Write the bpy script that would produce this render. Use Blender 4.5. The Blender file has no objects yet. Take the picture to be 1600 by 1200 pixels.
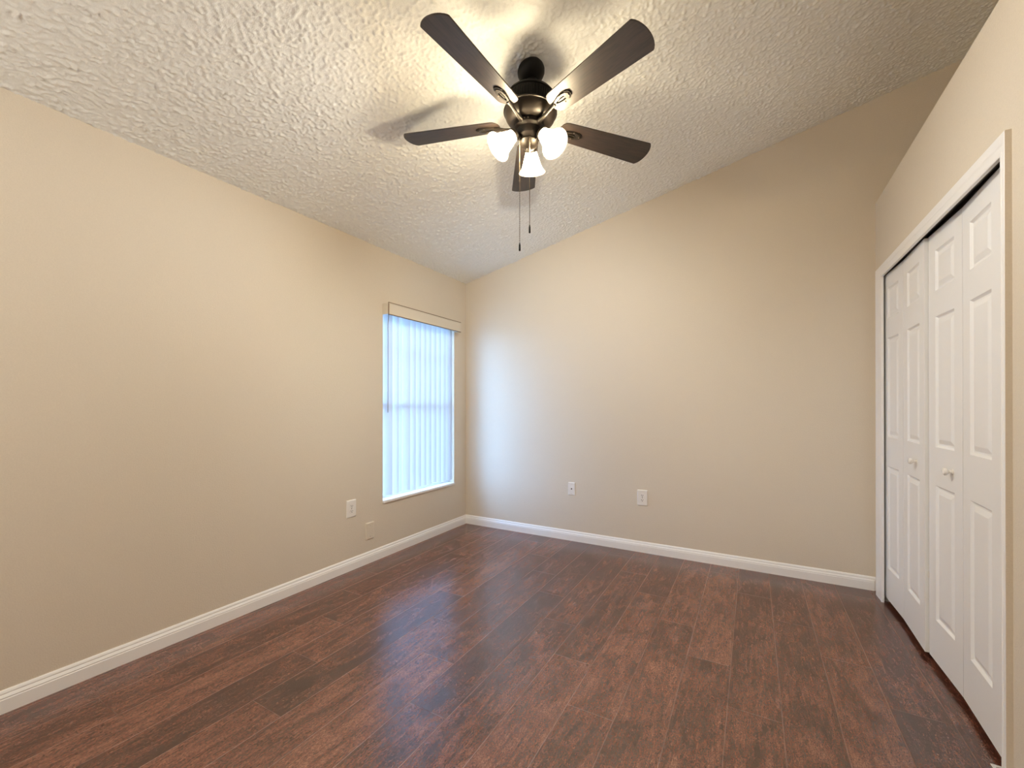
import bpy, bmesh, math, random
import numpy as np
from mathutils import Vector, Matrix

random.seed(7)
SC = bpy.context.scene
COL = SC.collection
R = math.radians

# ------------------------------------------------------------------ camera
CAM_H = 1.2294
cd = bpy.data.cameras.new('camera')
cam = bpy.data.objects.new('camera', cd)
COL.objects.link(cam)
cd.sensor_fit = 'HORIZONTAL'
cd.sensor_width = 36.0
cd.lens = 36.0 * 667.76 / 1600.0
cd.shift_y = 31.9 / 1600.0
cd.clip_start = 0.02
cam.location = (0, 0, CAM_H)
cam.rotation_euler = (R(90.134), 0, R(29.406))
SC.camera = cam

# ------------------------------------------------------------------ world and exposure
w = bpy.data.worlds.new('daylight')
SC.world = w
w.use_nodes = True
nt = w.node_tree
nt.nodes.clear()
wo = nt.nodes.new('ShaderNodeOutputWorld')
bg = nt.nodes.new('ShaderNodeBackground')
bg.inputs['Color'].default_value = (0.33, 0.57, 1.0, 1)
bg.inputs['Strength'].default_value = 14.6
nt.links.new(bg.outputs[0], wo.inputs[0])

SC.view_settings.view_transform = 'Standard'
SC.view_settings.look = 'None'
SC.view_settings.gamma = 1.0
SC.view_settings.use_curve_mapping = False
SC.view_settings.exposure = 0.14
BULB = 1850.0
BULB_COL = (1.0, 0.97, 0.90)
# added fill light behind the camera, a bare point with no fixture
ld = bpy.data.lights.new('rear_fill_light', 'POINT')
ld.energy = 56.0
ld.color = (1.0, 0.97, 0.92)
ld.shadow_soft_size = 0.35
lo_ = bpy.data.objects.new('rear_fill_light', ld)
COL.objects.link(lo_)
lo_.location = (-1.8, -1.3, 1.8)
cy = SC.cycles
cy.use_denoising = True
cy.max_bounces = 14
cy.diffuse_bounces = 10
cy.glossy_bounces = 4
cy.transmission_bounces = 8
cy.transparent_max_bounces = 12
cy.sample_clamp_indirect = 8.0
cy.caustics_reflective = False
cy.caustics_refractive = False

# ------------------------------------------------------------------ room measures
L, RT, D, REAR = 2.616, 0.712, 3.66, -2.6      # left wall, closet wall, back wall, wall behind camera
ZL, SL = 2.5025, 0.2312                          # ceiling height at left wall and its rise
XF = 1.36                                        # far wall beyond the closet top
HC = 2.572                                       # top of the closet wall
def ceil_z(x): return ZL + SL * (x + L)

# ------------------------------------------------------------------ materials
def newmat(name):
    m = bpy.data.materials.new(name)
    m.use_nodes = True
    t = m.node_tree
    b = t.nodes['Principled BSDF']
    return m, t, b, t.nodes, t.links

def plain(name, col, rough=0.5, metal=0.0, spec=0.5):
    m, t, b, n, l = newmat(name)
    b.inputs['Base Color'].default_value = (*col, 1)
    b.inputs['Roughness'].default_value = rough
    b.inputs['Metallic'].default_value = metal
    b.inputs['Specular IOR Level'].default_value = spec
    return m

def nd(n, typ, **kw):
    o = n.new(typ)
    for k, v in kw.items(): setattr(o, k, v)
    return o

def math_n(n, l, op, a, b=None, c=None):
    o = n.new('ShaderNodeMath'); o.operation = op
    for i, v in enumerate((a, b, c)):
        if v is None: continue
        if isinstance(v, (int, float)): o.inputs[i].default_value = v
        else: l.new(v, o.inputs[i])
    return o.outputs[0]

def textured(name, col, bump, scale, rough=0.6, var=0.05, detail=3.0, dist=0.002, vscale=None):
    """paint or plaster with a fine bumpy surface"""
    m, t, b, n, l = newmat(name)
    tc = nd(n, 'ShaderNodeTexCoord')
    no = nd(n, 'ShaderNodeTexNoise'); no.inputs['Scale'].default_value = scale; no.inputs['Detail'].default_value = detail
    l.new(tc.outputs['Object'], no.inputs['Vector'])
    mx = nd(n, 'ShaderNodeMix', data_type='RGBA')
    mx.inputs['A'].default_value = (*[c * (1 - var) for c in col], 1)
    mx.inputs['B'].default_value = (*[min(1, c * (1 + var)) for c in col], 1)
    l.new(no.outputs['Fac'], mx.inputs['Factor'])
    l.new(mx.outputs['Result'], b.inputs['Base Color'])
    bp = nd(n, 'ShaderNodeBump'); bp.inputs['Strength'].default_value = bump; bp.inputs['Distance'].default_value = dist
    h = no.outputs['Fac']
    if vscale:
        vo = nd(n, 'ShaderNodeTexVoronoi'); vo.inputs['Scale'].default_value = vscale
        vo.feature = 'SMOOTH_F1'; vo.inputs['Smoothness'].default_value = 0.35
        wv = nd(n, 'ShaderNodeVectorMath', operation='ADD')
        n2 = nd(n, 'ShaderNodeTexNoise'); n2.inputs['Scale'].default_value = vscale * 0.6
        l.new(tc.outputs['Object'], n2.inputs['Vector'])
        sc = nd(n, 'ShaderNodeVectorMath', operation='SCALE'); sc.inputs['Scale'].default_value = 0.02
        l.new(n2.outputs['Color'], sc.inputs[0])
        l.new(tc.outputs['Object'], wv.inputs[0]); l.new(sc.outputs[0], wv.inputs[1])
        l.new(wv.outputs[0], vo.inputs['Vector'])
        h = math_n(n, l, 'SUBTRACT', math_n(n, l, 'MULTIPLY', no.outputs['Fac'], 0.9), math_n(n, l, 'MULTIPLY', vo.outputs['Distance'], 0.9))
    l.new(h, bp.inputs['Height'])
    l.new(bp.outputs[0], b.inputs['Normal'])
    b.inputs['Roughness'].default_value = rough
    b.inputs['Specular IOR Level'].default_value = 0.25
    return m

WALLC = (0.71, 0.640, 0.530)
M_wall = textured('wall_paint', WALLC, 0.7, 200.0, rough=0.62, var=0.05, detail=2.0, dist=0.0018)
M_ceil = textured('popcorn_ceiling', (0.89, 0.91, 0.88), 0.5, 240.0, rough=0.9, var=0.08, detail=3.0, dist=0.003)
M_trim = plain('white_trim_paint', (0.89, 0.89, 0.88), 0.36)
M_door = textured('white_door_paint', (0.86, 0.865, 0.86), 0.12, 220.0, rough=0.42, var=0.015, dist=0.0006)
M_plate = plain('white_plastic', (0.83, 0.81, 0.77), 0.35)
M_slot = plain('dark_slot', (0.03, 0.025, 0.02), 0.6)
M_brass = plain('jack_metal', (0.12, 0.10, 0.08), 0.35, 0.8)
M_track = plain('dark_track', (0.035, 0.028, 0.022), 0.45, 0.3)
M_valance = plain('valance_vinyl', (0.72, 0.66, 0.55), 0.4)
M_wand = plain('wand_plastic', (0.38, 0.40, 0.44), 0.25)
M_shadow_strip = plain('brown_shadow_strip', (0.20, 0.13, 0.075), 0.5)
M_bronze = plain('oiled_bronze', (0.013, 0.010, 0.0075), 0.42, 0.3, 0.3)
M_hub = plain('dark_hub', (0.007, 0.005, 0.004), 0.45, 0.2, 0.25)
M_black = plain('black_bronze', (0.004, 0.0035, 0.003), 0.55, 0.0, 0.18)
M_chain = plain('chain_metal', (0.13, 0.105, 0.08), 0.4, 0.8)
M_vinyl = plain('window_vinyl', (0.82, 0.84, 0.86), 0.4)
M_knob = plain('white_knob', (0.84, 0.82, 0.78), 0.25)
M_ground = textured('outside_ground', (0.42, 0.42, 0.38), 0.3, 8.0, rough=0.9, var=0.2)

def glass_mat():
    m, t, b, n, l = newmat('window_glass')
    n.remove(b)
    out = n['Material Output']
    tr = nd(n, 'ShaderNodeBsdfTransparent'); tr.inputs[0].default_value = (0.93, 0.96, 0.97, 1)
    gl = nd(n, 'ShaderNodeBsdfGlossy'); gl.inputs['Roughness'].default_value = 0.02
    mx = nd(n, 'ShaderNodeMixShader'); mx.inputs[0].default_value = 0.06
    l.new(tr.outputs[0], mx.inputs[1]); l.new(gl.outputs[0], mx.inputs[2]); l.new(mx.outputs[0], out.inputs[0])
    return m
M_glass = glass_mat()

def vane_mat():
    m, t, b, n, l = newmat('vane_vinyl')
    n.remove(b)
    out = n['Material Output']
    df = nd(n, 'ShaderNodeBsdfDiffuse'); df.inputs[0].default_value = (0.61, 0.615, 0.62, 1)
    tl = nd(n, 'ShaderNodeBsdfTranslucent'); tl.inputs[0].default_value = (0.68, 0.69, 0.72, 1)
    mx = nd(n, 'ShaderNodeMixShader'); mx.inputs[0].default_value = 0.24
    l.new(df.outputs[0], mx.inputs[1]); l.new(tl.outputs[0], mx.inputs[2]); l.new(mx.outputs[0], out.inputs[0])
    return m
M_vane = vane_mat()

def shade_mat():
    m, t, b, n, l = newmat('frosted_shade_glass')
    n.remove(b)
    out = n['Material Output']
    df = nd(n, 'ShaderNodeBsdfDiffuse'); df.inputs[0].default_value = (0.80, 0.74, 0.62, 1)
    tl = nd(n, 'ShaderNodeBsdfTranslucent'); tl.inputs[0].default_value = (0.86, 0.76, 0.58, 1)
    tp = nd(n, 'ShaderNodeBsdfTransparent'); tp.inputs[0].default_value = (1.0, 0.92, 0.78, 1)
    m1 = nd(n, 'ShaderNodeMixShader'); m1.inputs[0].default_value = 0.55
    m2 = nd(n, 'ShaderNodeMixShader'); m2.inputs[0].default_value = 0.36
    l.new(df.outputs[0], m1.inputs[1]); l.new(tl.outputs[0], m1.inputs[2])
    l.new(m1.outputs[0], m2.inputs[1]); l.new(tp.outputs[0], m2.inputs[2]); l.new(m2.outputs[0], out.inputs[0])
    return m
M_shade = shade_mat()

def bulb_mat():
    m, t, b, n, l = newmat('lit_bulb')
    n.remove(b)
    e = nd(n, 'ShaderNodeEmission'); e.inputs[0].default_value = (*BULB_COL, 1); e.inputs[1].default_value = BULB
    l.new(e.outputs[0], n['Material Output'].inputs[0])
    return m
M_bulb = bulb_mat()

def blade_mat():
    m, t, b, n, l = newmat('dark_walnut_blade')
    tc = nd(n, 'ShaderNodeTexCoord')
    mp = nd(n, 'ShaderNodeMapping'); mp.inputs['Scale'].default_value = (4, 45, 45)
    l.new(tc.outputs['Object'], mp.inputs['Vector'])
    no = nd(n, 'ShaderNodeTexNoise'); no.inputs['Scale'].default_value = 2.2; no.inputs['Detail'].default_value = 6
    no.inputs['Distortion'].default_value = 0.8
    l.new(mp.outputs[0], no.inputs['Vector'])
    cr = nd(n, 'ShaderNodeValToRGB')
    cr.color_ramp.elements[0].position = 0.30; cr.color_ramp.elements[0].color = (0.010, 0.0075, 0.0065, 1)
    cr.color_ramp.elements[1].position = 0.72; cr.color_ramp.elements[1].color = (0.042, 0.027, 0.019, 1)
    l.new(no.outputs['Fac'], cr.inputs[0]); l.new(cr.outputs[0], b.inputs['Base Color'])
    b.inputs['Roughness'].default_value = 0.46
    b.inputs['Specular IOR Level'].default_value = 0.65
    return m
M_blade = blade_mat()

PW, PX0, PJ0, PSTEP, PLEN = 0.1915, 0.291, 1.335, 0.303, 1.22
def floor_mat():
    m, t, b, n, l = newmat('hand_scraped_laminate')
    tc = nd(n, 'ShaderNodeTexCoord')
    sp = nd(n, 'ShaderNodeSeparateXYZ'); l.new(tc.outputs['Object'], sp.inputs[0])
    X, Y = sp.outputs[0], sp.outputs[1]
    u = math_n(n, l, 'DIVIDE', math_n(n, l, 'SUBTRACT', PX0, X), PW)       # grows to the left
    k = math_n(n, l, 'FLOOR', u)
    fu = math_n(n, l, 'FRACT', u)
    # plank 7 (X -1.05..-1.24) has its end joint at PJ0; each plank to the left is offset by PSTEP
    yo = math_n(n, l, 'ADD', PJ0, math_n(n, l, 'MULTIPLY', math_n(n, l, 'SUBTRACT', k, 7.0), PSTEP))
    v = math_n(n, l, 'DIVIDE', math_n(n, l, 'SUBTRACT', Y, yo), PLEN)
    j = math_n(n, l, 'FLOOR', v)
    fv = math_n(n, l, 'FRACT', v)
    du = math_n(n, l, 'MULTIPLY', math_n(n, l, 'MINIMUM', fu, math_n(n, l, 'SUBTRACT', 1.0, fu)), PW)
    dv = math_n(n, l, 'MULTIPLY', math_n(n, l, 'MINIMUM', fv, math_n(n, l, 'SUBTRACT', 1.0, fv)), PLEN)
    dm = math_n(n, l, 'MINIMUM', du, math_n(n, l, 'ADD', dv, 0.0006))
    groove = nd(n, 'ShaderNodeMapRange'); groove.interpolation_type = 'SMOOTHSTEP'
    groove.inputs['From Min'].default_value = 0.0002; groove.inputs['From Max'].default_value = 0.0024
    l.new(dm, groove.inputs['Value'])
    # per plank shift of the pattern
    cm = nd(n, 'ShaderNodeCombineXYZ'); l.new(k, cm.inputs[0]); l.new(j, cm.inputs[1])
    wn = nd(n, 'ShaderNodeTexWhiteNoise'); wn.noise_dimensions = '2D'; l.new(cm.outputs[0], wn.inputs['Vector'])
    shift = nd(n, 'ShaderNodeVectorMath', operation='SCALE'); shift.inputs['Scale'].default_value = 17.0
    l.new(wn.outputs['Color'], shift.inputs[0])
    base = nd(n, 'ShaderNodeVectorMath', operation='ADD'); l.new(tc.outputs['Object'], base.inputs[0]); l.new(shift.outputs[0], base.inputs[1])
    def noise(sx, sy, scale, detail, dist=0.0, rough=0.55):
        mp = nd(n, 'ShaderNodeMapping'); mp.inputs['Scale'].default_value = (sx, sy, 1); l.new(base.outputs[0], mp.inputs['Vector'])
        q = nd(n, 'ShaderNodeTexNoise'); q.inputs['Scale'].default_value = scale; q.inputs['Detail'].default_value = detail
        q.inputs['Distortion'].default_value = dist; q.inputs['Roughness'].default_value = rough
        l.new(mp.outputs[0], q.inputs['Vector']); return q.outputs['Fac']
    grain = noise(9, 1.0, 7.0, 8, 0.7, 0.68)
    fine = noise(5, 1.0, 42.0, 5, 1.2, 0.7)
    cloud = noise(1.6, 0.8, 4.5, 5, 1.0, 0.62)
    knots = noise(2.2, 0.9, 7.0, 4, 1.6, 0.6)
    f = math_n(n, l, 'ADD', math_n(n, l, 'MULTIPLY', grain, 0.40), math_n(n, l, 'MULTIPLY', fine, 0.42))
    f = math_n(n, l, 'ADD', f, math_n(n, l, 'MULTIPLY', cloud, 0.33))
    f = math_n(n, l, 'ADD', f, math_n(n, l, 'MULTIPLY', math_n(n, l, 'SUBTRACT', wn.outputs['Value'], 0.5), 0.10))
    cr = nd(n, 'ShaderNodeValToRGB')
    e = cr.color_ramp.elements
    e[0].position = 0.46; e[0].color = (0.030, 0.010, 0.006, 1)
    e[1].position = 0.70; e[1].color = (0.30, 0.128, 0.085, 1)
    x = e.new(0.555); x.color = (0.112, 0.035, 0.0205, 1)
    x = e.new(0.615); x.color = (0.188, 0.065, 0.041, 1)
    l.new(f, cr.inputs[0])
    kr = nd(n, 'ShaderNodeMapRange'); kr.inputs['From Min'].default_value = 0.615; kr.inputs['From Max'].default_value = 0.72
    l.new(knots, kr.inputs['Value'])
    mk = nd(n, 'ShaderNodeMix', data_type='RGBA'); mk.inputs['B'].default_value = (0.024, 0.011, 0.008, 1)
    l.new(math_n(n, l, 'MULTIPLY', kr.outputs[0], math_n(n, l, 'ADD', 0.25, fine)), mk.inputs['Factor']); l.new(cr.outputs[0], mk.inputs['A'])
    curl = noise(2.6, 1.0, 13.0, 6, 2.6, 0.72)
    rid = math_n(n, l, 'ABSOLUTE', math_n(n, l, 'SUBTRACT', curl, 0.5))
    sr = nd(n, 'ShaderNodeMapRange'); sr.inputs['From Min'].default_value = 0.035; sr.inputs['From Max'].default_value = 0.0
    l.new(rid, sr.inputs['Value'])
    speck = noise(2.0, 1.0, 150.0, 2, 0.4, 0.6)
    sc2 = nd(n, 'ShaderNodeMapRange'); sc2.inputs['From Min'].default_value = 0.35; sc2.inputs['From Max'].default_value = 0.65
    sc2.inputs['To Min'].default_value = 0.45; sc2.inputs['To Max'].default_value = 1.2
    l.new(speck, sc2.inputs['Value'])
    ms = nd(n, 'ShaderNodeMix', data_type='RGBA'); ms.inputs['B'].default_value = (0.26, 0.125, 0.085, 1)
    l.new(math_n(n, l, 'MULTIPLY', sr.outputs[0], math_n(n, l, 'MULTIPLY', cloud, 0.75)), ms.inputs['Factor']); l.new(mk.outputs['Result'], ms.inputs['A'])
    mv = nd(n, 'ShaderNodeVectorMath', operation='SCALE'); l.new(ms.outputs['Result'], mv.inputs[0]); l.new(sc2.outputs[0], mv.inputs['Scale'])
    gm = nd(n, 'ShaderNodeMix', data_type='RGBA'); gm.inputs['A'].default_value = (0.045, 0.018, 0.012, 1); gm.inputs['B'].default_value = (0.25, 0.125, 0.088, 1)  # long grooves painted lighter for their worn bevel and the light it catches
    l.new(math_n(n, l, 'LESS_THAN', du, dv), gm.inputs['Factor'])
    mg = nd(n, 'ShaderNodeMix', data_type='RGBA'); l.new(gm.outputs['Result'], mg.inputs['A'])
    gk = nd(n, 'ShaderNodeMapRange'); gk.inputs['From Min'].default_value = 0.35; gk.inputs['From Max'].default_value = 0.65
    gk.inputs['To Min'].default_value = 0.35; gk.inputs['To Max'].default_value = 0.95; l.new(cloud, gk.inputs['Value'])
    inv = math_n(n, l, 'MULTIPLY', math_n(n, l, 'SUBTRACT', 1.0, groove.outputs[0]), gk.outputs[0])
    l.new(math_n(n, l, 'SUBTRACT', 1.0, inv), mg.inputs['Factor']); l.new(mv.outputs[0], mg.inputs['B'])
    l.new(mg.outputs['Result'], b.inputs['Base Color'])
    bh = math_n(n, l, 'ADD', math_n(n, l, 'MULTIPLY', groove.outputs[0], 0.8), math_n(n, l, 'ADD', math_n(n, l, 'MULTIPLY', grain, 0.25), math_n(n, l, 'MULTIPLY', fine, 0.18)))
    bp = nd(n, 'ShaderNodeBump'); bp.inputs['Strength'].default_value = 0.22; bp.inputs['Distance'].default_value = 0.002
    l.new(bh, bp.inputs['Height']); l.new(bp.outputs[0], b.inputs['Normal'])
    rr = nd(n, 'ShaderNodeMapRange'); rr.inputs['To Min'].default_value = 0.19; rr.inputs['To Max'].default_value = 0.30
    l.new(fine, rr.inputs['Value'])
    mr = nd(n, 'ShaderNodeMix'); mr.inputs['A'].default_value = 0.75
    l.new(groove.outputs[0], mr.inputs['Factor']); l.new(rr.outputs[0], mr.inputs['B']); l.new(mr.outputs['Result'], b.inputs['Roughness'])
    b.inputs['IOR'].default_value = 1.75
    b.inputs['Specular IOR Level'].default_value = 0.78
    return m
M_floor = floor_mat()

# ------------------------------------------------------------------ mesh helpers (all in world metres)
class MB:
    def __init__(s): s.bm = bmesh.new()
    def face(s, pts, mi=0):
        f = s.bm.faces.new([s.bm.verts.new(p) for p in pts]); f.material_index = mi; return f
    def box(s, x0, x1, y0, y1, z0, z1, bev=0.0, M=None, seg=2):
        r = bmesh.ops.create_cube(s.bm, size=1.0)
        vs = r['verts']
        for v in vs:
            v.co = Vector(((x0 + x1) / 2 + v.co.x * (x1 - x0), (y0 + y1) / 2 + v.co.y * (y1 - y0), (z0 + z1) / 2 + v.co.z * (z1 - z0)))
        if M is not None:
            for v in vs: v.co = M @ v.co
        if bev:
            es = list({e for v in vs for e in v.link_edges})
            bmesh.ops.bevel(s.bm, geom=es, offset=bev, segments=seg, affect='EDGES', profile=0.6)
        return s
    def lathe(s, prof, M=None, seg=40, caps=True):
        """prof: list of (radius, z); spun about the local z axis"""
        M = M or Matrix()
        rings = []
        for r, z in prof:
            if r < 1e-6: rings.append([s.bm.verts.new(M @ Vector((0, 0, z)))])
            else: rings.append([s.bm.verts.new(M @ Vector((r * math.cos(2 * math.pi * i / seg), r * math.sin(2 * math.pi * i / seg), z))) for i in range(seg)])
        for a, b in zip(rings, rings[1:]):
            for i in range(seg):
                j = (i + 1) % seg
                if len(a) == 1 and len(b) == 1: continue
                if len(a) == 1: s.bm.faces.new((a[0], b[j], b[i]))
                elif len(b) == 1: s.bm.faces.new((a[i], a[j], b[0]))
                else: s.bm.faces.new((a[i], a[j], b[j], b[i]))
        if caps:
            if len(rings[0]) > 1: s.bm.faces.new(list(reversed(rings[0])))
            if len(rings[-1]) > 1: s.bm.faces.new(rings[-1])
        return s
    def tube(s, pts, rad, seg=10, caps=True):
        pts = [Vector(p) for p in pts]
        rads = rad if isinstance(rad, (list, tuple)) else [rad] * len(pts)
        rings = []
        for i, p in enumerate(pts):
            d = (pts[min(i + 1, len(pts) - 1)] - pts[max(i - 1, 0)]).normalized()
            q = d.to_track_quat('Z', 'Y').to_matrix()
            rings.append([s.bm.verts.new(p + q @ Vector((rads[i] * math.cos(2 * math.pi * k / seg), rads[i] * math.sin(2 * math.pi * k / seg), 0))) for k in range(seg)])
        for a, b in zip(rings, rings[1:]):
            for k in range(seg):
                j = (k + 1) % seg
                s.bm.faces.new((a[k], a[j], b[j], b[k]))
        if caps: s.bm.faces.new(list(reversed(rings[0]))); s.bm.faces.new(rings[-1])
        return s
    def prism(s, poly, z0, z1, M=None, bev=0.0):
        """closed outline (x, y) given a thickness in z"""
        M = M or Matrix()
        a = [s.bm.verts.new(M @ Vector((x, y, z0))) for x, y in poly]
        b = [s.bm.verts.new(M @ Vector((x, y, z1))) for x, y in poly]
        n = len(poly)
        f1 = s.bm.faces.new(list(reversed(a))); f2 = s.bm.faces.new(b)
        for i in range(n):
            s.bm.faces.new((a[i], a[(i + 1) % n], b[(i + 1) % n], b[i]))
        if bev:
            es = list(set(f1.edges) | set(f2.edges))
            bmesh.ops.bevel(s.bm, geom=es, offset=bev, segments=2, affect='EDGES', profile=0.6)
        return s
    def strip(s, rows, close=False):
        """grid of points -> quads"""
        vs = [[s.bm.verts.new(p) for p in r] for r in rows]
        for a, b in zip(vs, vs[1:]):
            n = len(a)
            for i in range(n if close else n - 1):
                j = (i + 1) % n
                s.bm.faces.new((a[i], a[j], b[j], b[i]))
        return vs
    def build(s, name, mats, parent=None, smooth=None, frame=None):
        if not isinstance(mats, (list, tuple)): mats = [mats]
        bm = s.bm
        bmesh.ops.remove_doubles(bm, verts=bm.verts, dist=1e-6)
        bmesh.ops.recalc_face_normals(bm, faces=bm.faces)
        if frame is None:
            lo = Vector((min(v.co[i] for v in bm.verts) for i in range(3)))
            hi = Vector((max(v.co[i] for v in bm.verts) for i in range(3)))
            frame = Matrix.Translation((lo + hi) / 2)
        inv = frame.inverted()
        for v in bm.verts: v.co = inv @ v.co
        me = bpy.data.meshes.new(name)
        bm.to_mesh(me); bm.free()
        for m in mats: me.materials.append(m)
        if smooth is not None:
            me.polygons.foreach_set('use_smooth', [True] * len(me.polygons))
            try: me.set_sharp_from_angle(angle=R(smooth))
            except Exception: pass
        o = bpy.data.objects.new(name, me)
        COL.objects.link(o)
        if parent is not None:
            o.parent = parent
            o.matrix_basis = world_of(parent).inverted() @ frame
        else:
            o.matrix_world = frame
        return o

def world_of(o):
    return (world_of(o.parent) @ o.matrix_basis) if o.parent else o.matrix_basis.copy()

def tag(o, label=None, cat=None, group=None, kind=None):
    if label: o['label'] = label
    if cat: o['category'] = cat
    if group: o['group'] = group
    if kind: o['kind'] = kind
    return o

def empty(name, loc, label, cat, group=None, kind=None):
    o = bpy.data.objects.new(name, None)
    COL.objects.link(o)
    o.location = loc
    o.empty_display_size = 0.1
    return tag(o, label, cat, group, kind)

# ------------------------------------------------------------------ room shell
T = 0.12
ID = Matrix()
b = MB(); b.box(-L - T, XF + T, REAR - T, D + T, -0.10, 0.0)
tag(b.build('floor', M_floor, frame=ID), 'reddish brown hand scraped wood laminate floor in long planks', 'floor', kind='structure')

b = MB()
xs = (-L - T, XF + T)
lo = [(x, y, ceil_z(x)) for x, y in ((xs[0], REAR - T), (xs[1], REAR - T), (xs[1], D + T), (xs[0], D + T))]
hi = [(x, y, z + 0.12) for x, y, z in lo]
b.face(hi)
for i in range(4):
    j = (i + 1) % 4
    b.face([lo[i], lo[j], hi[j], hi[i]])
def popcorn(x0, x1, y0, y1, st):
    # underside of the ceiling as a dense sheet with sprayed acoustic lumps hanging a few millimetres
    rng = np.random.default_rng(5)
    nx, ny = int((x1 - x0) / st), int((y1 - y0) / st)
    def blur(a, k):
        for _ in range(k):
            a = (np.roll(a, 1, 0) + 2 * a + np.roll(a, -1, 0)) / 4
            a = (np.roll(a, 1, 1) + 2 * a + np.roll(a, -1, 1)) / 4
        return a / a.std()
    a = 0.7 * blur(rng.standard_normal((ny, nx)), 2) + 0.7 * blur(rng.standard_normal((ny, nx)), 1)
    h = 0.0024 * (np.maximum(a, -0.5) + 0.2)
    X, Y = np.meshgrid(np.linspace(x0, x1, nx), np.linspace(y0, y1, ny))
    Z = ZL + SL * (X + L) - h
    co = np.stack([X, Y, Z], -1).reshape(-1, 3)
    i = np.arange(ny * nx).reshape(ny, nx)
    q = np.stack([i[:-1, :-1], i[1:, :-1], i[1:, 1:], i[:-1, 1:]], -1).reshape(-1, 4)
    return co, q
co1, q1 = popcorn(-L - 0.02, XF + 0.02, -0.3, D + 0.02, 0.0047)
x0_, x1_, y0_, y1_ = xs[0], xs[1], REAR - T, -0.3
co2 = np.array([(x0_, y0_, ceil_z(x0_)), (x0_, y1_, ceil_z(x0_)), (x1_, y1_, ceil_z(x1_)), (x1_, y0_, ceil_z(x1_))])
cofr = np.array(hi); qh = np.array([[0, 1, 2, 3]])
b.bm.free()
co = np.concatenate([co1, co2, cofr]); n1 = len(co1)
q = np.concatenate([q1, qh + n1, qh + n1 + 4])
me = bpy.data.meshes.new('ceiling')
me.vertices.add(len(co)); me.vertices.foreach_set('co', co.astype('f').ravel())
me.loops.add(4 * len(q)); me.loops.foreach_set('vertex_index', q.astype('i').ravel())
me.polygons.add(len(q)); me.polygons.foreach_set('loop_start', np.arange(0, 4 * len(q), 4, dtype='i'))
me.polygons.foreach_set('use_smooth', np.ones(len(q), bool))
me.update(calc_edges=True)
me.materials.append(M_ceil)
ceil_ob = bpy.data.objects.new('ceiling', me); COL.objects.link(ceil_ob)
tag(ceil_ob, 'sloped beige popcorn textured ceiling above the fan', 'ceiling', kind='structure')

# left wall with the window opening
WY0, WY1, WZ0, WZ1 = 2.506, 3.456, 0.436, 2.035
def wall_with_hole(b, x0, x1, y0, y1, z0, z1, hy0, hy1, hz0, hz1):
    for (a0, a1, c0, c1) in ((y0, hy0, z0, z1), (hy1, y1, z0, z1), (hy0, hy1, z0, hz0), (hy0, hy1, hz1, z1)):
        if a1 - a0 > 1e-5 and c1 - c0 > 1e-5: b.box(x0, x1, a0, a1, c0, c1)
b = MB(); wall_with_hole(b, -L - T, -L, REAR - T, D + T, 0, ZL, WY0, WY1, WZ0, WZ1)
tag(b.build('wall_left', M_wall, frame=ID), 'beige painted wall on the left holding the window', 'wall', kind='structure')

def sloped_wall(name, y0, y1, label):
    b = MB()
    p = [(-L, y0), (XF, y0), (XF, y1), (-L, y1)]
    lo = [(x, y, 0) for x, y in p]; hi = [(x, y, ceil_z(x)) for x, y in p]
    b.face(list(reversed(lo))); b.face(hi)
    for i in range(4):
        j = (i + 1) % 4
        b.face([lo[i], lo[j], hi[j], hi[i]])
    return tag(b.build(name, M_wall, frame=ID), label, 'wall', kind='structure')
sloped_wall('wall_back', D, D + T, 'beige painted back wall rising to the right under the sloped ceiling')
sloped_wall('wall_rear', REAR - T, REAR, 'beige wall behind the camera, opposite the back wall')
b = MB(); b.box(XF, XF + T, REAR - T, D + T, 0, ceil_z(XF))
tag(b.build('wall_far_right', M_wall, frame=ID), 'beige wall behind the closet, above its flat top', 'wall', kind='structure')

# closet wall: front with the door opening, and its flat top
OY0, OY1, OZ1 = 1.968, 3.566, 2.082
b = MB()
wall_with_hole(b, RT, RT + 0.11, REAR, D, 0, HC, OY0, OY1, 0.0, OZ1)
b.box(RT + 0.11, XF, REAR, D, HC - 0.10, HC)
tag(b.build('wall_right', M_wall, frame=ID), 'beige closet wall on the right, stopping short of the ceiling', 'wall', kind='structure')

# baseboards with a moulded profile (out from the wall, height)
BP = [(0, 0), (0.0135, 0), (0.0135, 0.054), (0.0115, 0.058), (0.0125, 0.062), (0.0095, 0.068), (0.0065, 0.074), (0.0075, 0.078), (0.0055, 0.084), (0.0025, 0.090), (0, 0.090)]
def baseboard(name, pts, label):
    """pts: list of (position on the wall, outward direction) at each end / mitre"""
    b = MB()
    rows = [[(px + ox * d, py + oy * d, h) for d, h in BP] for (px, py, ox, oy) in pts]
    vs = b.strip(rows, close=True)
    b.bm.faces.new(vs[0]); b.bm.faces.new(list(reversed(vs[-1])))
    return tag(b.build(name, M_trim), label, 'baseboard', kind='structure')
baseboard('baseboard_left', [(-L, REAR, 1, 1), (-L, D, 1, -1)], 'white moulded baseboard along the left wall below the window')
baseboard('baseboard_back', [(-L, D, 1, -1), (RT, D, -1, -1)], 'white moulded baseboard along the back wall')
baseboard('baseboard_right', [(RT, REAR, -1, 1), (RT, 1.944, -1, 0)], 'short white baseboard at the right edge beside the closet casing')

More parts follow.
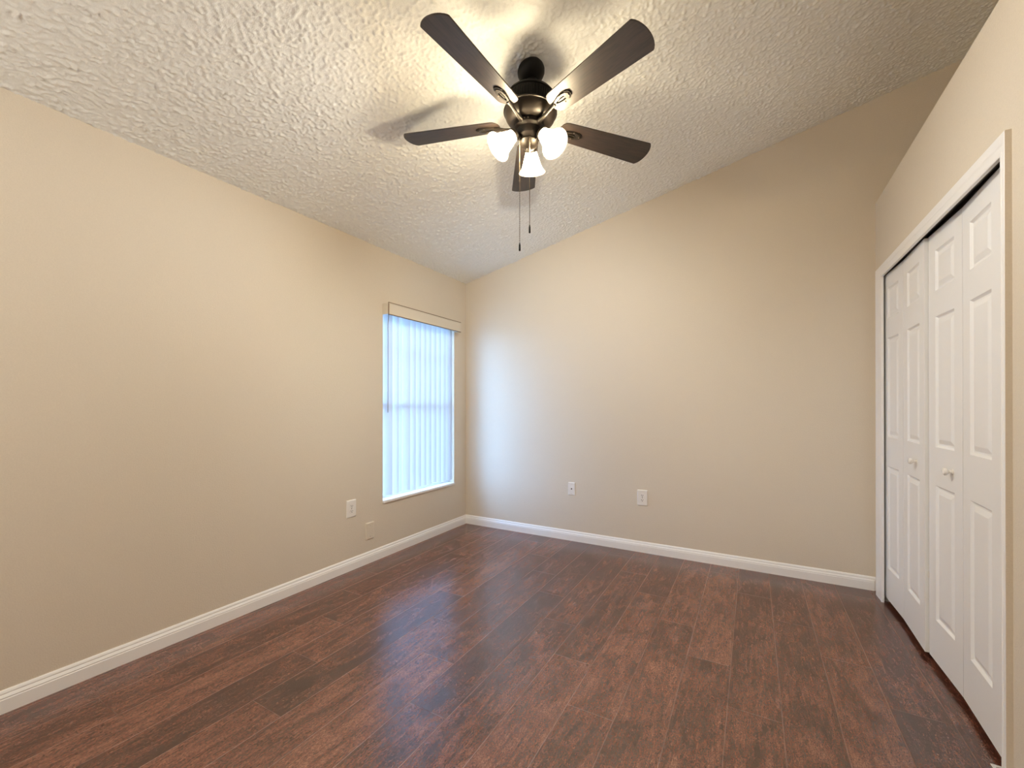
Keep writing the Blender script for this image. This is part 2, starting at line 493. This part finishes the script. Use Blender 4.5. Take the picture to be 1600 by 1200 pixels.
# ------------------------------------------------------------------ closet casing, track and doors
CY0, CY1, CZ1 = 1.945, 3.588, 2.102      # outer
IY0, IY1, IZ1 = 1.984, 3.462, 2.036      # inner
prof = [(0.0, 0.0), (0.0, 0.012), (0.05, 0.0135), (0.16, 0.0135), (0.20, 0.0115), (0.26, 0.0125), (0.45, 0.0135), (0.52, 0.0155), (0.60, 0.0145), (0.80, 0.0165), (0.96, 0.0170), (1.0, 0.0160)]
b = MB()
rows = []
for t, d in prof:
    y0 = IY0 + (CY0 - IY0) * t; y1 = IY1 + (CY1 - IY1) * t; z1 = IZ1 + (CZ1 - IZ1) * t
    x = RT - d
    rows.append([(x, y0, 0), (x, y0, z1), (x, y1, z1), (x, y1, 0)])
b.strip(rows)
edge = [rows[-1], [(RT, CY0, 0), (RT, CY0, CZ1), (RT, CY1, CZ1), (RT, CY1, 0)]]
for i in range(3):
    b.face([edge[0][i], edge[0][i + 1], edge[1][i + 1], edge[1][i]], 1 if i == 0 else 0)
b.face([edge[1][0], edge[1][1], rows[0][1], rows[0][0]]); b.face([edge[1][1], edge[1][2], rows[0][2], rows[0][1]]); b.face([edge[1][2], edge[1][3], rows[0][3], rows[0][2]])
for c in (0, 3):
    b.face([r[c] for r in rows] + [edge[1][c]])
tag(b.build('trim_1', [M_trim, M_wall]), 'white moulded casing around the closet opening', 'trim', kind='structure')

b = MB()
zt, zb = OZ1, 2.050
b.box(RT + 0.006, RT + 0.012, OY0, OY1, zb, zt); b.box(RT + 0.054, RT + 0.060, OY0, OY1, zb, zt); b.box(RT + 0.012, RT + 0.054, OY0, OY1, zt - 0.006, zt)
b.box(RT + 0.012, RT + 0.018, OY0, OY1, zb, zb + 0.003); b.box(RT + 0.048, RT + 0.054, OY0, OY1, zb, zb + 0.003)
tag(b.build('trim_2', M_track), 'dark metal track above the bifold closet doors', 'trim', kind='structure')

PZ = [(0.225, 0.855), (1.035, 1.645), (1.765, 1.955)]
LZ0, LZ1, LTH = 0.030, 2.044, 0.030
def leaf(parent, A, B):
    """one moulded door leaf; its room face runs from A to B (x, y), y falling"""
    A = Vector((*A, 0)); B = Vector((*B, 0))
    ux = (B - A); wd = ux.length; ux.normalize()
    nx = Vector((0, 0, 1)).cross(ux)
    if nx.x > 0: nx = -nx                      # towards the room
    def P(u, v, d): return A + ux * u + Vector((0, 0, v)) + nx * d
    g = 0.0015
    us = [g, 0.078, wd - 0.078, wd - g]
    vs_ = [LZ0] + [z for p in PZ for z in p] + [LZ1]
    b = MB()
    for i in range(3):
        for k in range(len(vs_) - 1):
            if i == 1 and k % 2 == 1: continue
            b.face([P(us[i], vs_[k], 0), P(us[i + 1], vs_[k], 0), P(us[i + 1], vs_[k + 1], 0), P(us[i], vs_[k + 1], 0)])
    for z0, z1 in PZ:
        rings = []
        for ins, d in ((0, 0), (0.004, -0.004), (0.009, -0.0085), (0.016, -0.009), (0.022, -0.0065), (0.036, -0.0015), (0.040, -0.0010)):
            rings.append([P(us[1] + ins, z0 + ins, d), P(us[2] - ins, z0 + ins, d), P(us[2] - ins, z1 - ins, d), P(us[1] + ins, z1 - ins, d)])
        b.strip(rings, close=True)
        b.face(rings[-1])
    u0, u1 = us[0], us[-1]
    b.face([P(u0, LZ0, -LTH), P(u0, LZ1, -LTH), P(u1, LZ1, -LTH), P(u1, LZ0, -LTH)])
    def side(pts): b.face(pts)
    side([P(u0, v, 0) for v in vs_] + [P(u0, LZ1, -LTH), P(u0, LZ0, -LTH)])
    side([P(u1, v, 0) for v in vs_] + [P(u1, LZ1, -LTH), P(u1, LZ0, -LTH)])
    side([P(u, LZ1, 0) for u in us] + [P(u1, LZ1, -LTH), P(u0, LZ1, -LTH)])
    side([P(u, LZ0, 0) for u in us] + [P(u1, LZ0, -LTH), P(u0, LZ0, -LTH)])
    o = b.build('leaf', M_door, parent)
    return o, P, wd, nx
def knob(parent, c, nx):
    q = nx.to_track_quat('Z', 'Y').to_matrix().to_4x4()
    M = Matrix.Translation(c) @ q
    b = MB(); b.lathe([(0.011, 0), (0.011, 0.002), (0.0065, 0.004), (0.006, 0.012), (0.010, 0.016), (0.0155, 0.021), (0.0165, 0.026), (0.014, 0.031), (0.008, 0.0335), (0, 0.034)], M, 24)
    b.build('knob', M_knob, parent, smooth=40)
def hinges(parent, J, P, u):
    for z in (0.28, 1.05, 1.85):
        b = MB(); b.tube([P(u, z - 0.03, -LTH - 0.003), P(u, z + 0.03, -LTH - 0.003)], 0.004, 8)
        b.build('hinge', M_trim, parent)
P0, J1, E1 = (0.724, 3.522), (0.7365, 3.172), (0.729, 2.803)
E2, J2, P2 = (0.743, 2.796), (0.752, 2.441), (0.736, 2.082)
d1 = empty('door_1', (0.73, 3.16, 0), 'white panelled bifold closet door nearer the back wall, slightly ajar', 'door', kind='structure')
l1, Pa, wa, na = leaf(d1, P0, J1)
l2, Pb, wb, nb = leaf(d1, J1, E1)
knob(l2, Pb(wb * 0.655, 0.943, 0), nb)
hinges(d1, J1, Pa, wa)
d2 = empty('door_2', (0.745, 2.44, 0), 'white panelled bifold closet door nearer the camera, at the right edge', 'door', kind='structure')
l3, Pc, wc, nc = leaf(d2, E2, J2)
l4, Pd, wd_, ndv = leaf(d2, J2, P2)
knob(l3, Pc(wc * 0.735, 0.943, 0), nc)
hinges(d2, J2, Pc, wc)
b = MB(); b.box(0.738, 0.752, 2.7965, 2.8025, 0.395, 0.425, 0.001)
b.build('aligner', M_plate, d2)

def bracket(x, y, s, label):
    b = MB()
    b.box(x - 0.030, x + 0.016, y - 0.022, y + 0.022, 0.0, 0.003, 0.001)
    b.box(x - 0.030, x + 0.016, y + s * 0.019 - 0.0015, y + s * 0.019 + 0.0015, 0.003, 0.022)
    b.lathe([(0.006, 0.003), (0.006, 0.020), (0.004, 0.024), (0, 0.024)], Matrix.Translation((x, y, 0)), 12)
    tag(b.build('floor_bracket', M_plate), label, 'bracket', 'door pivot brackets on the floor')
bracket(0.735, 3.515, 1, 'small white pivot bracket on floor under far end of closet doors')
bracket(0.737, 2.062, -1, 'small white pivot bracket on floor under near end of closet doors')

# ------------------------------------------------------------------ window
gx0, gx1 = -L - T + 0.005, -L - T + 0.045
b = MB()
fw_ = 0.035
b.box(gx0, gx1, WY0, WY0 + fw_, WZ0 + 0.021, WZ1); b.box(gx0, gx1, WY1 - fw_, WY1, WZ0 + 0.021, WZ1)
b.box(gx0, gx1, WY0 + fw_, WY1 - fw_, WZ0 + 0.021, WZ0 + 0.056); b.box(gx0, gx1, WY0 + fw_, WY1 - fw_, WZ1 - fw_, WZ1)
win = tag(b.build('window_1', M_vinyl), 'white single hung window behind the vertical blind', 'window', kind='structure')
ZM = 1.235
b = MB(); b.box(gx0 + 0.006, gx1 + 0.006, WY0 + fw_, WY1 - fw_, ZM - 0.016, ZM + 0.016, 0.002)
b.build('meeting_rail', M_vinyl, win)
b = MB(); yc = (WY0 + WY1) / 2
for z in (1.70,):
    b.box(gx0 + 0.014, gx0 + 0.026, WY0 + fw_, WY1 - fw_, z - 0.009, z + 0.009)
b.build('muntin', M_vinyl, win)
for z0, z1 in ((WZ0 + 0.056, ZM - 0.016), (ZM + 0.016, WZ1 - fw_)):
    b = MB(); b.box(gx0 + 0.018, gx0 + 0.022, WY0 + fw_, WY1 - fw_, z0, z1); b.build('pane', M_glass, win)
b = MB(); b.box(-L - T + 0.005, -L + 0.013, WY0 + 0.0005, WY1 - 0.0005, WZ0 + 0.0005, WZ0 + 0.0205, 0.003)
b.build('window_sill', M_trim, win)

b = MB(); b.box(-40, -L - T - 0.02, -25, 30, -0.5, -0.3)
tag(b.build('ground', M_ground), 'pale open ground outside the window', 'ground', kind='structure')

# ------------------------------------------------------------------ vertical blind
vb = empty('vertical_blind', (-L, 3.0, 0.48), 'closed white vertical blind with flat valance covering the window', 'blind')
b = MB()
vx, vy0, vy1, vz0, vz1 = -L + 0.070, 2.500, 3.470, 1.966, 2.054
th = 0.006
b.box(vx - th, vx, vy0 + 0.004, vy1, vz0, vz1, 0.0015)
b.box(vx - 0.001, vx + 0.003, vy0 + 0.002, vy1 + 0.001, vz1 - 0.004, vz1 + 0.002, 0.001)
b.box(vx - 0.001, vx + 0.003, vy0 + 0.002, vy1 + 0.001, vz0 - 0.002, vz0 + 0.004, 0.001)
val = b.build('valance', M_valance, vb)
for z in (vz1 + 0.0005, vz0 - 0.0065):  # shadow lines at the valance edges, put in as dark brown strips
    b = MB(); b.box(vx - th, vx + 0.0042, vy0 + 0.001, vy1 + 0.002, z, z + 0.006, 0.001); b.build('shadow_strip', M_shadow_strip, val)
b = MB(); b.box(vx - 0.0025, vx + 0.0015, vy0 + 0.0005, vy0 + 0.006, vz0, vz1); b.build('shadow_strip', M_shadow_strip, val)
for y in (vy0, vy1 - th):
    b = MB(); b.box(-L + 0.0005, vx - th - 0.0008, y, y + th, vz0, vz1, 0.001); b.build('valance_return', M_valance, val)
b = MB(); b.box(-L + 0.012, -L + 0.050, vy0 + 0.012, vy1 - 0.012, 2.008, 2.046, 0.003)
b.build('headrail', M_valance, vb)
for y in (2.62, 3.40):
    b = MB(); b.box(-L + 0.0005, -L + 0.0115, y, y + 0.03, 2.0, 2.052); b.build('wall_bracket', M_plate, vb)
NV = 13
ya, yb = 2.592, 3.447
angs = [40, 44, -16, 38, 43, 41, 46, 42, 40, 44, 52, 50, 36]
BX = -L - 0.040
for i in range(NV):
    yv = ya + (yb - ya) * i / (NV - 1)
    a = R(angs[i] + random.uniform(-2, 2))
    dirv = Vector((math.sin(a), math.cos(a), 0))         # along the vane's width; its near edge turns into the room
    nrm = Vector((math.cos(a), -math.sin(a), 0))
    zb_ = 0.486 + random.uniform(-0.004, 0.004)
    if i in (4, 5, 8): zb_ += (0.012 if i != 4 else -0.008)
    wv = 0.0865
    rows = []
    n_ = 9
    for z in (zb_, 2.001):
        rows.append([Vector((BX, yv, z)) + dirv * (wv * (k / (n_ - 1) - 0.5)) + nrm * (0.006 * (1 - (2 * k / (n_ - 1) - 1) ** 2)) for k in range(n_)])
    b = MB(); b.strip(rows)
    v = b.build('vane', M_vane, vb, smooth=60)
    b = MB(); b.box(BX - 0.004, BX + 0.006, yv - 0.006, yv + 0.006, 1.999, 2.022, 0.001); b.build('vane_clip', M_plate, v)
b = MB(); b.tube([(-L + 0.006, 2.566, 2.004), (-L - 0.004, 2.566, 1.9), (-L - 0.004, 2.566, 1.17)], 0.0042, 8)
b.build('tilt_wand', M_wand, vb, smooth=40)

# ------------------------------------------------------------------ wall plates
def plate_frame(wall, c):
    """matrix: local x right, local y up, local z out of the wall"""
    if wall == 'left': X, Z = Vector((0, 1, 0)), Vector((1, 0, 0))
    else: X, Z = Vector((1, 0, 0)), Vector((0, -1, 0))
    Y = Vector((0, 0, 1))
    M = Matrix((X, Y, Z)).transposed().to_4x4()
    return Matrix.Translation(c) @ M
def rrect(w_, h_, r, n=5):
    out = []
    for cx, cy_, a0 in ((w_ / 2 - r, h_ / 2 - r, 0), (-w_ / 2 + r, h_ / 2 - r, 90), (-w_ / 2 + r, -h_ / 2 + r, 180), (w_ / 2 - r, -h_ / 2 + r, 270)):
        for i in range(n + 1):
            a = R(a0 + 90 * i / n); out.append((cx + r * math.cos(a), cy_ + r * math.sin(a)))
    return out
def faceplate(root, M, w_, h_, mat):
    b = MB()
    rows = []
    for ins, z in ((0, 0.0), (0, 0.0035), (0.003, 0.0062), (0.006, 0.0072)):
        rows.append([M @ Vector((x, y, z)) for x, y in rrect(w_ - 2 * ins, h_ - 2 * ins, 0.004)])
    vs = b.strip(rows, close=True)
    b.bm.faces.new(vs[-1]); b.bm.faces.new(list(reversed(vs[0])))
    return b.build('faceplate', mat, root)
def screw(root, M, x, y, mat):
    b = MB(); b.lathe([(0.0034, 0.0070), (0.0034, 0.0078), (0.002, 0.0084), (0, 0.0084)], M @ Matrix.Translation((x, y, 0)), 14)
    s_ = b.build('screw', mat, root)
    b = MB(); b.box(x - 0.0028, x + 0.0028, y - 0.0005, y + 0.0005, 0.0080, 0.0086, M=M); b.build('screw_slot', M_slot, s_)
def outlet(wall, c, w_, h_, label):
    root = empty('wall_outlet', c, label, 'outlet', 'duplex outlets on the walls')
    M = plate_frame(wall, c)
    faceplate(root, M, w_, h_, M_plate)
    for s in (1, -1):
        cyy = s * 0.0195
        pts = []
        for i in range(28):
            a = 2 * math.pi * i / 28
            pts.append((0.0172 * math.cos(a), cyy + max(-0.0140, min(0.0140, 0.0172 * math.sin(a)))))
        b = MB(); b.prism(pts, 0.0068, 0.0092, M, 0.0006)
        r_ = b.build('receptacle', M_plate, root)
        for dx, hh in ((-0.0065, 0.0042), (0.0065, 0.0034)):
            b = MB(); b.box(dx - 0.0017, dx + 0.0017, cyy + 0.003 - hh, cyy + 0.003 + hh, 0.0088, 0.0095, M=M); b.build('slot', M_slot, r_)
        b = MB(); b.lathe([(0.0032, 0.0088), (0.0032, 0.0095), (0, 0.0095)], M @ Matrix.Translation((0, cyy - 0.0075, 0)), 12); b.build('ground_hole', M_slot, r_)
    screw(root, M, 0, 0, M_brass)
outlet('left', Vector((-L, 2.193, 0.459)), 0.086, 0.128, 'white duplex outlet on left wall beside the window')
outlet('back', Vector((-0.807, D, 0.456)), 0.084, 0.130, 'white duplex outlet on the back wall, right of the cable plate')
c = Vector((-1.437, D, 0.471))
root = empty('cable_plate', c, 'white wall plate with one small dark cable jack on back wall', 'wall plate')
M = plate_frame('back', c)
faceplate(root, M, 0.068, 0.117, M_plate)
b = MB(); b.lathe([(0.0062, 0.0066), (0.0062, 0.0090), (0.0046, 0.0094), (0.0046, 0.0150), (0.0030, 0.0150), (0.0030, 0.0100), (0, 0.0100)], M, 18); b.build('jack', M_brass, root)
for s in (1, -1): screw(root, M, 0, s * 0.042, M_plate)
c = Vector((-L, 2.371, 0.248))
root = empty('blank_plate', c, 'blank beige plate painted like the wall, low on left wall', 'wall plate')
M = plate_frame('left', c)
faceplate(root, M, 0.083, 0.131, M_wall)
for s in (1, -1): screw(root, M, 0, s * 0.042, M_wall)

# ------------------------------------------------------------------ ceiling fan
AX, AY, ZB = -0.9492, 1.8616, 2.6149
PHASE, PITCH = 264.69, -11.17
cz = ceil_z(AX)
fan = empty('ceiling_fan', (AX, AY, cz), 'dark bronze five blade ceiling fan with three lit glass shades and pull chains', 'ceiling fan')
up = Vector((0.0438, 0.0183, 1)).normalized()
fx = Vector((1, 0, 0)); fx = (fx - up * fx.dot(up)).normalized(); fy = up.cross(fx)
TILT = Matrix((fx, fy, up)).transposed().to_4x4()
F = Matrix.Translation((AX, AY, ZB)) @ TILT                # fan frame, z = 0 at blade height
ns = Vector((-SL, 0, 1)).normalized()
sx_ = Vector((1, 0, SL)).normalized()
CF = Matrix.Translation((AX, AY, cz)) @ Matrix((sx_, ns.cross(sx_), ns)).transposed().to_4x4()
b = MB(); b.lathe([(0.046, 0.004), (0.0585, -0.006), (0.0655, -0.020), (0.0670, -0.032), (0.0640, -0.046), (0.0560, -0.059), (0.0440, -0.068), (0.0320, -0.073), (0.024, -0.075)], CF, 44)
b.build('canopy', M_black, fan, smooth=35)
b = MB(); b.tube([(AX, AY, cz - 0.05), F @ Vector((0, 0, 0.13))], 0.0135, 16)
b.build('downrod', M_black, fan, smooth=40)
b = MB(); b.lathe([(0.022, 0.205), (0.030, 0.200), (0.036, 0.185), (0.037, 0.155), (0.046, 0.142), (0.060, 0.138)], F, 32)
b.build('yoke_cover', M_black, fan, smooth=35)
# motor: ribbed drum, lip and bowl
mo = MB()
mo.lathe([(0.030, 0.140), (0.085, 0.137), (0.110, 0.130), (0.1165, 0.122), (0.1180, 0.116), (0.1140, 0.112), (0.1130, 0.060), (0.118, 0.056), (0.120, 0.050), (0.1165, 0.046)], F, 64)
motor = mo.build('motor_housing', M_black, fan, smooth=35)
rb = MB()
for i in range(60):
    a = 2 * math.pi * i / 60
    Mr = F @ Matrix.Rotation(a, 4, 'Z')
    rb.box(0.1120, 0.1165, -0.0022, 0.0022, 0.064, 0.108, M=Mr)
rb.build('vent_ribs', M_black, motor)
b = MB(); b.lathe([(0.1165, 0.050), (0.1270, 0.049), (0.1310, 0.045), (0.1310, 0.041), (0.1270, 0.039), (0.1255, 0.036), (0.1245, 0.030), (0.1200, 0.018), (0.1120, 0.006), (0.1010, -0.003), (0.0880, -0.009), (0.070, -0.012)], F, 64)
b.build('motor_bowl', M_bronze, fan, smooth=28)
b = MB(); b.lathe([(0.070, -0.008), (0.0735, -0.014), (0.0740, -0.034), (0.0700, -0.040), (0.062, -0.044), (0.060, -0.066), (0.056, -0.076), (0.042, -0.086), (0.030, -0.092)], F, 48)
sw = b.build('switch_housing', M_hub, fan, smooth=30)
for a in (278, 292):
    b = MB(); Mr = F @ Matrix.Rotation(R(a), 4, 'Z') @ Matrix.Translation((0.0738, 0, -0.024)) @ Matrix.Rotation(R(90), 4, 'Y')
    b.lathe([(0.0035, -0.001), (0.0035, 0.001), (0.0022, 0.0022), (0, 0.0024)], Mr, 12); b.build('screw', M_chain, sw, smooth=40)

# blades and their irons
def blade_outline():
    r0, r1, w0, w1, rt = 0.155, 0.655, 0.112, 0.149, 0.677
    p = []
    for i in range(9):                                     # rounded root
        a = R(90 + 180 * i / 8)
        p.append((r0 + 0.034 + 0.034 * math.cos(a) * (1.0), (w0 / 2) * math.sin(a) if abs(math.sin(a)) < .99 else (w0 / 2) * math.copysign(1, math.sin(a))))
    # tip: lower corner, arc, upper corner
    n_ = 12
    p.append((r1 - 0.006, -w1 / 2 - 0.0))
    p.append((r1 - 0.001, -w1 / 2 + 0.003))
    for i in range(1, n_):
        s = -1 + 2 * i / n_
        p.append((r1 + (rt - r1) * (1 - abs(s) ** 2.2), s * w1 / 2 * 0.985))
    p.append((r1 - 0.001, w1 / 2 - 0.003))
    p.append((r1 - 0.006, w1 / 2))
    return p
def iron_ring(r0, r1, hw, n_=26):
    """teardrop outline between radii r0 and r1"""
    out = []
    for i in range(n_):
        a = 2 * math.pi * i / n_
        t = (1 + math.cos(a)) / 2
        out.append((r0 + (r1 - r0) * t, hw * math.sin(a) * (0.55 + 0.45 * t)))
    return out
def ring_prism(b, outer, inner, z0, z1, M):
    n_ = len(outer)
    rows = [[M @ Vector((x, y, z)) for x, y in o] for o, z in ((outer, z1), ([(x * .985 + .015 * xi, y * .9 + .1 * yi) for (x, y), (xi, yi) in zip(outer, inner)], z0), (inner, z0), (inner, z1))]
    b.strip(rows + [rows[0]], close=True)
for k in range(5):
    Mk = F @ Matrix.Rotation(R(PHASE + 72 * k), 4, 'Z')
    Mb = Mk @ Matrix.Rotation(R(PITCH), 4, 'X')
    b = MB(); b.prism(blade_outline(), -0.003, 0.003, Mb, 0.0012)
    blade = b.build('blade', M_blade, fan, frame=Mb)
    # iron: arm from the motor, open teardrop on the underside of the blade
    b = MB()
    o1, i1 = iron_ring(0.175, 0.272, 0.027), iron_ring(0.192, 0.255, 0.013)
    ring_prism(b, o1, i1, -0.0115, -0.0034, Mb)
    core = iron_ring(0.205, 0.246, 0.0050)
    b.prism(core, -0.010, -0.0034, Mb)
    b.prism([(0.244, -0.018), (0.262, -0.021), (0.278, -0.012), (0.281, 0.0), (0.278, 0.012), (0.262, 0.021), (0.244, 0.018)], -0.0085, -0.0032, Mb, 0.001)
    pa = [Mk @ Vector((0.072, 0, -0.027)), Mk @ Vector((0.095, 0, -0.027)), Mk @ Vector((0.130, 0, -0.020)), Mk @ Vector((0.160, 0, -0.012)), Mb @ Vector((0.182, 0, -0.0075))]
    b.tube(pa, [0.012, 0.0095, 0.0075, 0.0075, 0.010], 12)
    iron = b.build('blade_iron', M_bronze, fan, smooth=35)
    for sx2, sy2 in ((0.232, 0.019), (0.232, -0.019), (0.268, 0.0)):
        b = MB(); b.lathe([(0.0040, -0.0108), (0.0040, -0.0122), (0.0022, -0.0136), (0, -0.0138)], Mb @ Matrix.Translation((sx2, sy2, 0)), 12)
        b.build('screw', M_chain, iron, smooth=40)

# light kit: fitter, three arms, sockets, shades and bulbs
b = MB(); b.lathe([(0.030, -0.090), (0.044, -0.094), (0.047, -0.100), (0.042, -0.112), (0.030, -0.124), (0.020, -0.130), (0.012, -0.134), (0.010, -0.142), (0.006, -0.148), (0, -0.149)], F, 40)
fit = b.build('light_fitter', M_bronze, fan, smooth=35)
TA = R(45)
for a in (110, 230, 350):
    Ma = F @ Matrix.Rotation(R(a), 4, 'Z')
    neck = Vector((0.078, 0, -0.082))
    ax_ = Vector((math.cos(TA), 0, -math.sin(TA)))
    q = ax_.to_track_quat('Z', 'Y').to_matrix().to_4x4()
    MS = Ma @ Matrix.Translation(neck) @ q
    b = MB(); b.tube([Ma @ Vector((0.034, 0, -0.104)), Ma @ Vector((0.052, 0, -0.086)), Ma @ Vector((0.064, 0, -0.072)), MS @ Vector((0, 0, -0.004))], [0.009, 0.008, 0.008, 0.012], 12)
    b.lathe([(0.012, -0.016), (0.022, -0.010), (0.030, 0.0), (0.0315, 0.012), (0.029, 0.014), (0.027, 0.002), (0.012, -0.004)], MS, 28)
    b.build('lamp_holder', M_bronze, fan, smooth=35)
    b = MB()
    outer = [(0.0270, 0.006), (0.0285, 0.018), (0.0330, 0.034), (0.0385, 0.052), (0.0440, 0.070), (0.0510, 0.088), (0.0600, 0.102), (0.0690, 0.112)]
    inner = [(0.0665, 0.1125), (0.0575, 0.103), (0.0485, 0.089), (0.0415, 0.071), (0.0360, 0.053), (0.0305, 0.035), (0.0260, 0.018), (0.0245, 0.006)]
    b.lathe(outer + inner + [outer[0]], MS, 40, caps=False)
    b.build('lamp_shade', M_shade, fan, smooth=50)
    b = MB(); b.lathe([(0, 0.012), (0.011, 0.014), (0.012, 0.028), (0.018, 0.042), (0.0235, 0.056), (0.0245, 0.066), (0.021, 0.078), (0.012, 0.086), (0, 0.089)], MS, 14)
    b.build('bulb', M_bulb, fan, smooth=60)

# pull chains with dark fobs
camF = Vector((-math.sin(R(29.406)), math.cos(R(29.406)), 0)); camR = Vector((math.cos(R(29.406)), math.sin(R(29.406)), 0))
def pull_chain(px, depth, ztop, zend, bead=None):
    p = camF * depth + camR * ((px - 800) / 667.76 * depth)
    b = MB(); b.tube([(p.x, p.y, ztop), (p.x, p.y, zend + 0.034)], 0.0013, 6)
    n_ = int((ztop - zend - 0.034) / 0.009)
    for i in range(n_):
        z = ztop - 0.009 * i
        b.lathe([(0, 0.0024), (0.0021, 0.0012), (0.0021, -0.0012), (0, -0.0024)], Matrix.Translation((p.x, p.y, z)), 6)
    if bead: b.lathe([(0, 0.006), (0.0035, 0.004), (0.004, 0), (0.0035, -0.004), (0, -0.006)], Matrix.Translation((p.x, p.y, bead)), 10)
    ch = b.build('pull_chain', M_chain, fan)
    b = MB(); b.lathe([(0, 0.040), (0.0025, 0.039), (0.003, 0.033), (0.0042, 0.030), (0.0046, 0.016), (0.0046, 0.002), (0.0035, 0), (0, 0)], Matrix.Translation((p.x, p.y, zend)), 14)
    b.build('fob', M_black, ch, smooth=40)
pull_chain(812.0, 2.06, ZB - 0.085, CAM_H + (632 - 390.5) / 667.76 * 2.06, CAM_H + (632 - 281) / 667.76 * 2.06)
pull_chain(827.6, 2.045, ZB - 0.088, CAM_H + (632 - 362.5) / 667.76 * 2.045)
